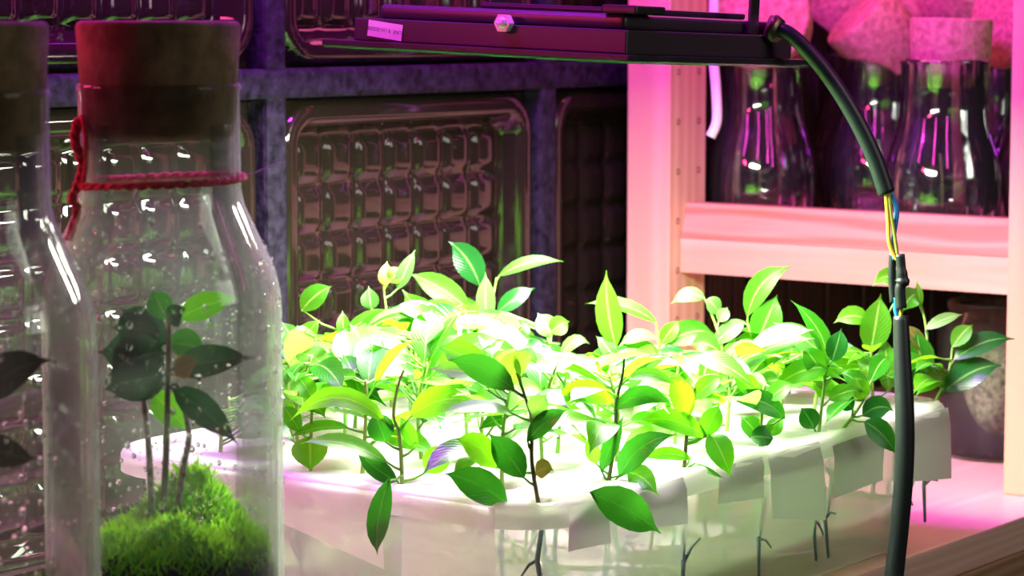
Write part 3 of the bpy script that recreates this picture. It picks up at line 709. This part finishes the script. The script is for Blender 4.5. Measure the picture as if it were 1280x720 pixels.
for hi, (hole, stpx, label, lv) in enumerate(HAND):
    rnd = random.Random(hi + 5)
    a, b = holes[hi]; base = R(a, b, SHEET_TOP); d = base.y
    root = thing('ficus_seedling', label, 'seedling', base, 0, GS)
    stem = [Vector((0, 0, -.010))] + [P(px, py, d) - base for px, py in stpx]
    st = spline(stem, 4)
    tube('stem', st, [.0010 - .0005 * k / len(st) for k in range(len(st))], M['bark'] if hi in (2, 3, 4) else M['stem'], root, 7)
    for l in lv:
        bx, by, tx, ty, wpx, ar, tone, dd, f = l[:9]
        T = over_edge(tx, ty, d + dd + rnd.uniform(-.004, .004)) - base; B = over_edge(bx, by, d - .001, .012 if T.z < -.006 else 0) - base
        k = d / FPX
        bend = None
        if len(l) > 9: bend = Vector((l[9][0] * k, rnd.uniform(-.004, 0), -l[9][1] * k))
        else: bend = Vector((0, -.003, ar * k))
        leaf_obj('leaf', B, T, wpx * k * 1.07, face_vec(f), 0, rnd, 'leaf_' + tone, root, near_on(st, B - Vector((0, 0, .004))), bend=bend, twist=rnd.uniform(-.25, .25))
    if hi > 1: random_leaves(root, st, rnd, 6 if hole[1] < 530 else 3, ('leaf_b', 'leaf_n', 'leaf_p'), 22)
    roots(root, Vector((0, 0, -.006)), rnd, b < TB0 + .06 or a < TA0 + .06)
ORD = ('first', 'second', 'third', 'fourth', 'fifth', 'sixth', 'seventh', 'eighth', 'ninth', 'tenth', 'eleventh', 'twelfth', 'thirteenth', 'fourteenth', 'fifteenth')
for gi, (a, b, jb, ja) in enumerate(GRID):
    rnd = random.Random(100 + gi); base = R(a, b, SHEET_TOP)
    row = min(int((b - TB0) / (TL / 5)), 4); nn = sum(1 for q in holes if min(int((q[1] - TB0) / (TL / 5)), 4) == row and q[0] < a)
    looks = ('bushy', 'leafy', 'thin-stemmed', 'low')[gi % 4]
    root = thing('ficus_seedling', f'{looks} crowd seedling, {ORD[nn]} from left in {ROWN[row]} row behind the taped side', 'seedling', base, 0, GS)
    x, y = proj(base); h = min(.055, max(.018, (y - canopy(x) - 22) * base.y / FPX)) * rnd.uniform(.75, 1)
    st = spline([Vector((0, 0, -.01)), Vector((rnd.uniform(-.003, .003), 0, h * .5)), Vector((rnd.uniform(-.006, .006), rnd.uniform(-.005, .005), h))], 4)
    tube('stem', st, [.0012 - .0006 * k / len(st) for k in range(len(st))], M['stem'], root, 6)
    random_leaves(root, st, rnd, 12, ('leaf_b', 'leaf_b', 'leaf_n', 'leaf_n', 'leaf_p', 'leaf_d'), 14)
    roots(root, Vector((0, 0, -.006)), rnd, b < TB0 + .06 or a < TA0 + .06)
# ------------------------------------------------------------------ LED lamp hung above the tub
pC, pL, pR = P(785, 79, 1.15), P(402, 58, 1.2556), P(1012, 84, 1.279)
ey = (pL - pC); LY = ey.length; ey.normalize()
ex = (pR - pC); LX = ex.length; ex = (ex - ey * ex.dot(ey)).normalized(); ez = ex.cross(ey).normalized()
lamp = thing('grow_lamp', 'flat black grow lamp hanging above the seedlings with a black cable', 'lamp', (0, 0, 0))
Mx = Matrix(((ex.x, ey.x, ez.x, pC.x), (ex.y, ey.y, ez.y, pC.y), (ex.z, ey.z, ez.z, pC.z), (0, 0, 0, 1)))
lamp.matrix_basis = Mx
box('lamp_plate', (0, LX, 0, LY, .0008, .0036), M['black'], lamp, .0005)
m_cov = thin_glass('lamp_cover', (.75, .95, .85), .10, (.35, .7, .5), 1.5, .1)  # green light along the cover edge is put into its tint and haze
box('cover_glass', (.0006, LX - .0006, .0006, LY - .0006, -.0003, .0007), m_cov, lamp)
i1, i2 = .004, .008
box('housing', (i1, LX - .012, i1, LY - .0165, .0037, .0145), M['housing'], lamp, .0008)
box('housing_top', (i2, LX - .02, i2, LY - .028, .0146, .0215), M['housing'], lamp, .0030, 4)
box('driver_box', (.035, LX - .03, .02, .11, .0216, .0245), M['black'], lamp, .0012)
box('cable_clip', (.006, .03, .001, .02, .0216, .0255), M['black'], lamp, .001)
def place(px, py, dflt):       # where the view ray meets the housing's left face x = i1
    r = ray(px, py); o_ = Mx.inverted() @ Vector((0, 0, CZ)); dr = Mx.to_3x3().inverted() @ r
    t = (dflt - o_.x) / dr.x; return o_ + dr * t
bp_ = place(634, 29, i1)
bh = bmesh.new(); bmesh.ops.create_cone(bh, cap_ends=True, segments=6, radius1=.0045, radius2=.0042, depth=.004, matrix=Matrix.Translation(Vector((i1 - .0022, bp_.y, bp_.z))) @ Matrix.Rotation(pi / 2, 4, 'Y'))
bmesh.ops.create_uvsphere(bh, u_segments=12, v_segments=6, radius=.003, matrix=Matrix.Translation(Vector((i1 - .0036, bp_.y, bp_.z))))
bm_obj('bolt', bh, M['steel'], lamp)['label'] = 'bright hexagon bolt head'
# sticker, printed upside down
s0 = place(482, 38, i1); ws, hs = .0193 / .92, .0076
stk = box('sticker', (-.0002, 0, -ws / 2, ws / 2, -hs / 2, hs / 2), M['sticker'], lamp)
stk.location = (i1 - .0003, s0.y, s0.z); stk.rotation_euler = (radians(5), 0, 0); stk['label'] = 'white printed sticker upside down on the lamp side'
fc = bpy.data.curves.new('lettering', 'FONT'); fc.body = 'LINE  B LN-202008'; fc.size = .0026; fc.align_x = 'CENTER'; fc.align_y = 'CENTER'
fo = bpy.data.objects.new('lettering_tmp', fc); C.objects.link(fo)
bpy.context.view_layer.update()
tm = bpy.data.meshes.new_from_object(fo.evaluated_get(bpy.context.evaluated_depsgraph_get()))
bpy.data.objects.remove(fo); tm.materials.clear(); tm.materials.append(M['ink'])
# text x runs along -y of the lamp's left face when upright seen from -x; upside down: +y ... and z flipped
for v in tm.vertices:
    x, y, z = v.co; v.co = Vector((-.0005, x, -y))
tm.update(); link_mesh('lettering', tm, stk)
# hanging straps and the bar that carries the lamp, running to the wall
strap = [(.05, .05), (.12, .05), (.05, .13)]
for (x, y) in ((LX * .70, .004), (LX * .30, LY * .62)):
    box('hanger_strap', (x - .004, x + .004, y, y + .0016, .0150, .30), M['black'], lamp, .0004)
area('led_board', (LX / 2, LY / 2, -.0020), (LX * .88, LY * .88), LED_POWER, (.96, 1.0, .80), None, lamp, (0, 0, 0)).data.spread = radians(176)
# gland and cable
dg = 1.252
def lp(px, py, d): return Mx.inverted() @ P(px, py, d)
gl = tube('cable_gland', [lp(958, 33, dg), lp(966, 36, dg), lp(974, 39, dg - .002)], [.0058, .0072, .0058], M['brass'], lamp, 14)
upc = spline([lp(966, 35, dg), lp(990, 45, dg - .003), lp(1028, 85, dg - .004), lp(1062, 135, dg - .004), lp(1090, 190, dg - .003), lp(1108, 241, dg - .002)], 7)
tube('upper_sleeve', upc, [.0036 + .0006 * (k / len(upc)) for k in range(len(upc))], M['sleeve'], lamp, 14)
D2 = dg - .002
for pp, m in (([(1107, 236), (1110, 275), (1112, 305), (1121, 325)], 'yellow'), ([(1110, 236), (1114, 270), (1119, 300), (1122, 325)], 'lime'), ([(1111, 236), (1121, 262), (1117, 295), (1117, 325)], 'blue'), ([(1119, 372), (1120, 388), (1124, 402)], 'blue'), ([(1128, 376), (1126, 392), (1126, 402)], 'lime')):
    tube('wire', spline([lp(x, y, D2 - (.001 if m == 'blue' else .002)) for x, y in pp], 6), .0010 if m != 'blue' else .0013, M[m], lamp, 8)
tube('splice_sleeve', spline([lp(1116, 316, D2), lp(1115, 345, D2), lp(1117, 378, D2)], 5), .0019, M['rubber'], lamp, 10)
tube('splice_sleeve', spline([lp(1125, 318, D2 - .003), lp(1127, 340, D2 - .003), lp(1128, 352, D2 - .003), lp(1125, 362, D2 - .003), lp(1127, 385, D2 - .003)], 5), [.0023] * 5 + [.0028] * 4 + [.0035] * 3 + [.0026] * 9, M['rubber'], lamp, 12)
low = spline([lp(1126, 395, D2), lp(1128, 450, D2 - .002), lp(1131, 520, D2 - .004), lp(1130, 590, D2 - .005), lp(1124, 660, D2 - .005), lp(1117, 725, D2 - .006), lp(1110, 800, D2 - .01), lp(1100, 900, D2 - .012)], 6)
tube('lower_cable', low, [.0037 + .0010 * min(1, k / 12) for k in range(len(low))], M['rubber'], lamp, 14)
# ------------------------------------------------------------------ terrarium bottles
def bottle(p, label, seed):
    t = thing('terrarium_bottle', label, 'bottle', p, 0)
    pr = [(0, .002), (.040, .0005), (.0435, .003), (.045, .009), (.045, .172), (.0445, .180), (.0425, .188), (.0315, .212), (.0302, .218), (.0300, .2545), (.0306, .2565), (.0300, .2580), (.0288, .2580), (.0284, .2550), (.0284, .218), (.0296, .211), (.0405, .187), (.0424, .180), (.0428, .172), (.0428, .010), (.040, .0055), (0, .006)]
    lathe('glass_body', pr, M['bottle'], t, 96)
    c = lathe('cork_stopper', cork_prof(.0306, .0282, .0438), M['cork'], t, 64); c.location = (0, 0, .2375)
    # beads of condensation on the inner and outer face
    rnd = random.Random(seed); vs, fs = [], []
    def rad(z):
        for (r0, z0), (r1, z1) in zip(pr[3:10], pr[4:10]):
            if z0 <= z <= z1: return r0 + (r1 - r0) * (z - z0) / (z1 - z0)
        return .03
    for k in range(1500):
        z = rnd.betavariate(2.2, 2.0) * .16 + .065; q = rnd.uniform(0, 2 * pi); r = rad(z) - .0001; s = .00032 + .0011 * rnd.random() ** 4
        n3 = Vector((cos(q), sin(q), 0)); tx = Vector((-sin(q), cos(q), 0)); c0 = n3 * r + UP * z; o = len(vs)
        vs.append(c0 + n3 * s * .8)
        for rr, hh in ((.7, .55), (1.0, 0)):
            for j in range(7): vs.append(c0 + (tx * cos(j * .8976) + UP * sin(j * .8976) * 1.2) * s * rr + n3 * s * hh)
        for j in range(7):
            j2 = (j + 1) % 7; fs.append((o, o + 1 + j, o + 1 + j2)); fs.append((o + 1 + j, o + 8 + j, o + 8 + j2, o + 1 + j2))
    dr = mesh('condensation_drops', vs, fs, M['drop'], t); dr['kind'] = 'stuff'
    return t
def moss(p, label, seed, htop):
    htop -= .013
    t = thing('moss_bed', label, 'moss', p, 0)
    rnd = random.Random(seed)
    lathe('soil', [(0, .0072), (.041, .0072), (.0422, .011), (.0422, htop - .022), (.038, htop - .016), (0, htop - .012)], M['soil'], t, 40)
    vs, fs, uv = [], [], []
    hills = [(rnd.uniform(-.03, .03), rnd.uniform(-.03, .03), rnd.uniform(.005, .012), rnd.uniform(.003, .013)) for _ in range(14)]
    for k in range(9000):
        q = rnd.uniform(0, 2 * pi); r = .0405 * rnd.random() ** .4; x, y = r * cos(q), r * sin(q)
        hh = sum(h * math.exp(-((x - hx) ** 2 + (y - hy) ** 2) / (2 * s * s)) for hx, hy, s, h in hills)
        z = htop - .016 + hh * .8 - (rnd.random() ** 2 * .022 if r > .036 else rnd.random() * .003)
        ln = rnd.uniform(.003, .0085); d = Vector((rnd.gauss(0, .8), rnd.gauss(0, .8), 1)).normalized()
        sd = d.cross(Vector((rnd.uniform(-1, 1), rnd.uniform(-1, 1), .2))).normalized() * rnd.uniform(.0003, .0006); b0 = Vector((x, y, z)); o = len(vs)
        lim = .0415; tip = b0 + d * ln
        if Vector((tip.x, tip.y)).length > lim: tip.x *= .9; tip.y *= .9
        vs += [b0 - sd * .5, b0 + sd * .5, b0.lerp(tip, .55) + sd, b0.lerp(tip, .55) - sd, tip]; fs += [(o, o + 1, o + 2, o + 3), (o + 3, o + 2, o + 4)]
        uv += [(.3, 0), (.3, 0), (.3, .5), (.3, .5), (.3, 1)]
    m_ = mesh('moss_tufts', vs, fs, M['moss'], t, False, uv); m_['kind'] = 'stuff'
    return t
B2 = R(.7066, .6845, 0); B1 = P(-46, 360, .885); B1.z = .74
bt2 = bottle(B2, 'tall terrarium bottle with red twine around its neck and a cork stopper', 1)
bt1 = bottle(B1, 'terrarium bottle at the left edge, half cut off, with a cork and no twine', 2)
moss(B2 + Vector((0, 0, 0)), 'green moss on dark soil in the bottle with the red twine', 3, .108)
moss(B1 + Vector((0, 0, 0)), 'green moss on dark soil in the bottle at the left edge', 4, .098)
# twine round the neck, with a plaited end hanging left
def tw(px, py, d): return P(px, py, d) - B2
d2 = B2.y
ringp = [Vector((.0312 * cos(q), .0312 * sin(q), .2215 + .0012 * cos(q) + .0006 * sin(q * 3))) for q in [2 * pi * k / 40 for k in range(41)]]
vs, fs = tube_data(ringp, .0011, 8)
for k in range(1, 3):
    r2 = [Vector(((.0312 + .0008 * cos(40 * q / 2 + k * pi)) * cos(q), (.0312 + .0008 * cos(40 * q / 2 + k * pi)) * sin(q), .2215 + .0012 * cos(q) + .0009 * sin(40 * q / 2 + k * pi))) for q in [2 * pi * j / 160 for j in range(161)]]
    v_, f_ = tube_data(r2, .0007, 6); o = len(vs); vs += v_; fs += [tuple(o + q for q in f) for f in f_]
mesh('twine_ring', vs, fs, M['twine'], bt2)
hang = spline([tw(98, 150, d2 - .012), tw(94, 175, d2 - .014), tw(103, 205, d2 - .014), tw(99, 228, d2 - .014), tw(90, 250, d2 - .014), tw(97, 262, d2 - .014), tw(86, 300, d2 - .014)], 8)
vs, fs = [], []
for k in range(3):
    pp = [p + Vector((.0010 * cos(i * .55 + k * 2.1), .0010 * sin(i * .55 + k * 2.1), 0)) for i, p in enumerate(hang)]
    v_, f_ = tube_data(pp, [.0012 - .0004 * i / len(pp) for i in range(len(pp))], 6); o = len(vs); vs += v_; fs += [tuple(o + q for q in f) for f in f_]
loop = spline([tw(98, 152, d2 - .012), tw(103, 147, d2 - .014), tw(107, 165, d2 - .016), tw(108, 200, d2 - .016), tw(104, 232, d2 - .016)], 8)
v_, f_ = tube_data(loop, .0012, 6); o = len(vs); vs += v_; fs += [tuple(o + q for q in f) for f in f_]
mesh('twine_tail', vs, fs, M['twine'], bt2)
tube('loose_fibre', spline([tw(296, 221, d2 - .01), tw(315, 217, d2 - .01), tw(352, 202, d2 - .01)], 5), .00016, M['white_cord'], bt2, 4)
# plants inside the bottles
def in_bottle(label, B, dpt, stems, lvs):
    base = B + Vector((0, 0, .092)); t = thing('terrarium_plant', label, 'plant', base, 0)
    paths = []
    for s, m in stems:
        st = spline([P(x, y, dpt + dd) - base for x, y, dd in s], 5); paths.append(st)
        tube('stem', st, [.0014 - .0005 * k / len(st) for k in range(len(st))], M[m], t, 8)
    allp = [p for s in paths for p in s]
    for (bx, by, tx, ty, wpx, ar, tone, d0, d1, f) in lvs:
        Bp, Tp = P(bx, by, dpt + d0) - base, P(tx, ty, dpt + d1) - base; k = dpt / FPX
        at = min(allp, key=lambda p: (p - Bp).length)
        leaf_obj('leaf', Bp, Tp, wpx * k, face_vec(f), 0, random, 'leaf_' + tone, t, at, bend=Vector((0, 0, ar * k)), fold=.22)
    return t
in_bottle('dark leaved cutting on three bare stems in the bottle with the red twine', B2, B2.y, [
    ([(190, 640, 0), (186, 560, 0), (180, 490, .004), (186, 440, .006)], 'bark_pale'),
    ([(204, 640, -.006), (208, 560, -.006), (210, 480, -.004), (212, 400, 0)], 'bark'),
    ([(221, 640, .004), (230, 580, .004), (236, 540, .006), (222, 480, .004)], 'bark_pale')], [
    (222, 398, 298, 372, 34, 8, 'n', 0, -.004, .9), (214, 462, 318, 447, 42, 6, 'k', -.008, -.016, .8), (216, 486, 298, 556, 38, 12, 'k', -.008, -.012, .9),
    (190, 490, 236, 540, 40, 4, 'n', .004, .008, .95), (205, 440, 135, 470, 62, 12, 'k', -.004, .002, .9), (200, 420, 140, 410, 56, 10, 'k', .006, .010, .9), (206, 480, 140, 498, 40, 8, 'k', .004, .002, .8),
    (208, 400, 190, 362, 34, 4, 'd', .004, .010, .9), (210, 430, 258, 440, 40, 8, 'd', .006, .012, .85), (220, 470, 248, 452, 30, 8, 'o', -.012, -.016, .8), (206, 450, 160, 440, 46, 6, 'd', .012, .018, .9), (206, 455, 122, 440, 66, 8, 'k', .010, .014, .9), (204, 470, 128, 488, 52, 6, 'k', -.010, -.006, .9), (208, 430, 150, 385, 44, 6, 'k', .008, .014, .9), (212, 405, 232, 385, 30, 4, 'k', -.004, -.008, .7)])
in_bottle('plant with two drooping dark leaves in the bottle at the left edge', B1, B1.y, [
    ([(-44, 650, 0), (-46, 560, 0), (-42, 480, 0), (-36, 420, 0)], 'bark')], [
    (-30, 500, 64, 450, 52, 22, 'k', -.01, -.02, .85), (-30, 545, 48, 572, 40, -18, 'k', -.012, -.02, .85), (-40, 440, -110, 420, 44, 14, 'k', 0, .01, .8), (-38, 430, -20, 370, 40, 6, 'd', 0, .012, .9)])
